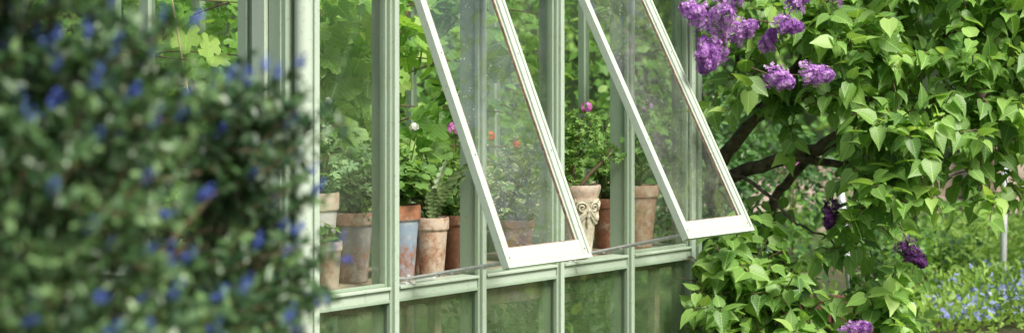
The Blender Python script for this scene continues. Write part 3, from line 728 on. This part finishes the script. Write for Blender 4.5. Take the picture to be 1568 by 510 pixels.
for k in range(3):
    for j in range(3): b.box(1.70+j*.15+(k%2)*.05,1.84+j*.15+(k%2)*.05,11.6,11.7,.02+k*.09,.10+k*.09)
b.build('brick_stack',[BRICK],bevel=.006)

# ------------------------------------------------------------ foreground ceanothus
CM=Matrix.Translation((-1.5,3.4,0)); ce=empty('ceanothus_shrub',CM)
CE=[(-1.40,3.35,1.38,.66,.5,.74,1.7),(-.86,3.3,1.12,.28,.36,.42,1.1),(-.80,3.5,1.45,.20,.28,.22,.5),(-1.05,3.3,1.80,.32,.33,.28,.8),(-1.4,3.2,2.0,.4,.33,.25,.6),(-.60,3.9,1.25,.12,.2,.24,.22),(-.56,3.8,1.43,.12,.15,.11,.13),(-.53,4.0,1.12,.08,.2,.12,.08),
 (-1.5,3.4,.5,.75,.6,.5,.6),(-2.1,3.4,1.2,.5,.5,.8,.4),(-.60,3.6,1.0,.16,.28,.22,.35),(-1.0,3.8,.9,.3,.3,.5,.3)]
CEa=np.array(CE); nt_=3300
idx=rng.choice(len(CEa),nt_,p=CEa[:,6]/CEa[:,6].sum()); d=nz(rng.normal(size=(nt_,3))); base=CEa[idx,:3]+d*(rng.uniform(.05,1,(nt_,1))**.5)*CEa[idx,3:6]
kk=(base[:,2]>.1)&(lump(base,7)>-.6); base=base[kk]; nt_=len(base)
ax=nz((base-np.array([-1.35,3.5,.7]))*np.array([.8,.8,.8])+rng.normal(0,.4,base.shape)+np.array([0,0,.4])); L=rng.uniform(.10,.22,nt_)
m=24
t=np.tile((np.arange(m)+.5)/m,(nt_,1)); bb=base[:,None]+ax[:,None]*(L[:,None]*t)[:,:,None]; bb[:,:,2]-=.05*t**2
pos=bb.reshape(-1,3); axr=np.repeat(ax,m,0); dr=nz(rng.normal(size=pos.shape)+axr*.5)
br=np.repeat(rng.normal(0,.2,nt_),m)+.3*lump(pos,6)
scatter('leaves',SMALL,pos,dr,nz(rng.normal(0,.5,pos.shape)+[0,-.2,1]),rng.uniform(.018,.034,len(pos)),np.clip(.42+br+.35*(t.reshape(-1)-.5)+rng.normal(0,.17,len(pos)),0,1),M_CEAN,ce,CM)
tw=MB()
for i in range(nt_): tw.tube([base[i],base[i]+ax[i]*L[i]-np.array([0,0,.05])],[.002,.001],3,cap=False)
for i in range(46):
    b=base[rng.integers(nt_)]; r0=np.array([-1.4+rng.normal(0,.12),3.45+rng.normal(0,.1),0]); md=(r0+b)/2+np.array([0,0,.15])+rng.normal(0,.06,3)
    q,rr=spline([r0,md,b],[.018,.011,.004],6); tw.tube(q,rr,6)
tw.build('branches',[TWIG],parent=ce,PM=CM)
sel=rng.choice(nt_,680,replace=False); tips=base[sel]+ax[sel]*(L[sel]*1.08)[:,None]-np.array([0,0,.04])
mm=34; dd=nz(rng.normal(size=(len(sel),mm,3))); al=rng.uniform(-1,1,(len(sel),mm,1))
pp=(tips[:,None]+ax[sel][:,None]*al*.016+dd*.009).reshape(-1,3); dd=dd.reshape(-1,3)
scatter('flowers',FLORET,pp,nz(np.cross(dd,rng.normal(size=dd.shape))),dd,np.full(len(pp),.0085),rng.uniform(0,1,len(pp)),M_BLUE,ce,CM)

# ------------------------------------------------------------ light, sky, camera
w=bpy.data.worlds.new('World'); scene.world=w; w.use_nodes=True; nt=w.node_tree
bg=nt.nodes.get('Background') or nt.nodes.new('ShaderNodeBackground')
sk=nt.nodes.new('ShaderNodeTexSky'); sk.sky_type='NISHITA'; sk.sun_disc=False
EL,AZ=R(50),R(140)
sk.sun_elevation=EL; sk.sun_rotation=AZ; sk.air_density=1.0; sk.dust_density=6; sk.ozone_density=.5
nt.links.new(sk.outputs[0],bg.inputs[0]); bg.inputs[1].default_value=.15
sd=bpy.data.lights.new('sun','SUN'); sd.energy=4.8; sd.angle=R(14); sd.color=(1,.96,.9)
so=bpy.data.objects.new('sun',sd); COL.objects.link(so)
sv=Vector((math.sin(AZ)*math.cos(EL),math.cos(AZ)*math.cos(EL),math.sin(EL)))
so.rotation_euler=sv.to_track_quat('Z','Y').to_euler()
cam=bpy.data.cameras.new('camera'); co=bpy.data.objects.new('camera',cam); COL.objects.link(co)
co.location=(0,0,1.6); co.rotation_euler=(R(90),0,0)
cam.lens=68.9; cam.sensor_width=36; cam.shift_y=-143/1568; cam.clip_end=1000; cam.clip_start=.05
cam.dof.use_dof=True; cam.dof.focus_distance=8.9; cam.dof.aperture_fstop=2.5
scene.camera=co
scene.view_settings.view_transform='Standard'; scene.view_settings.look='None'; scene.view_settings.exposure=0
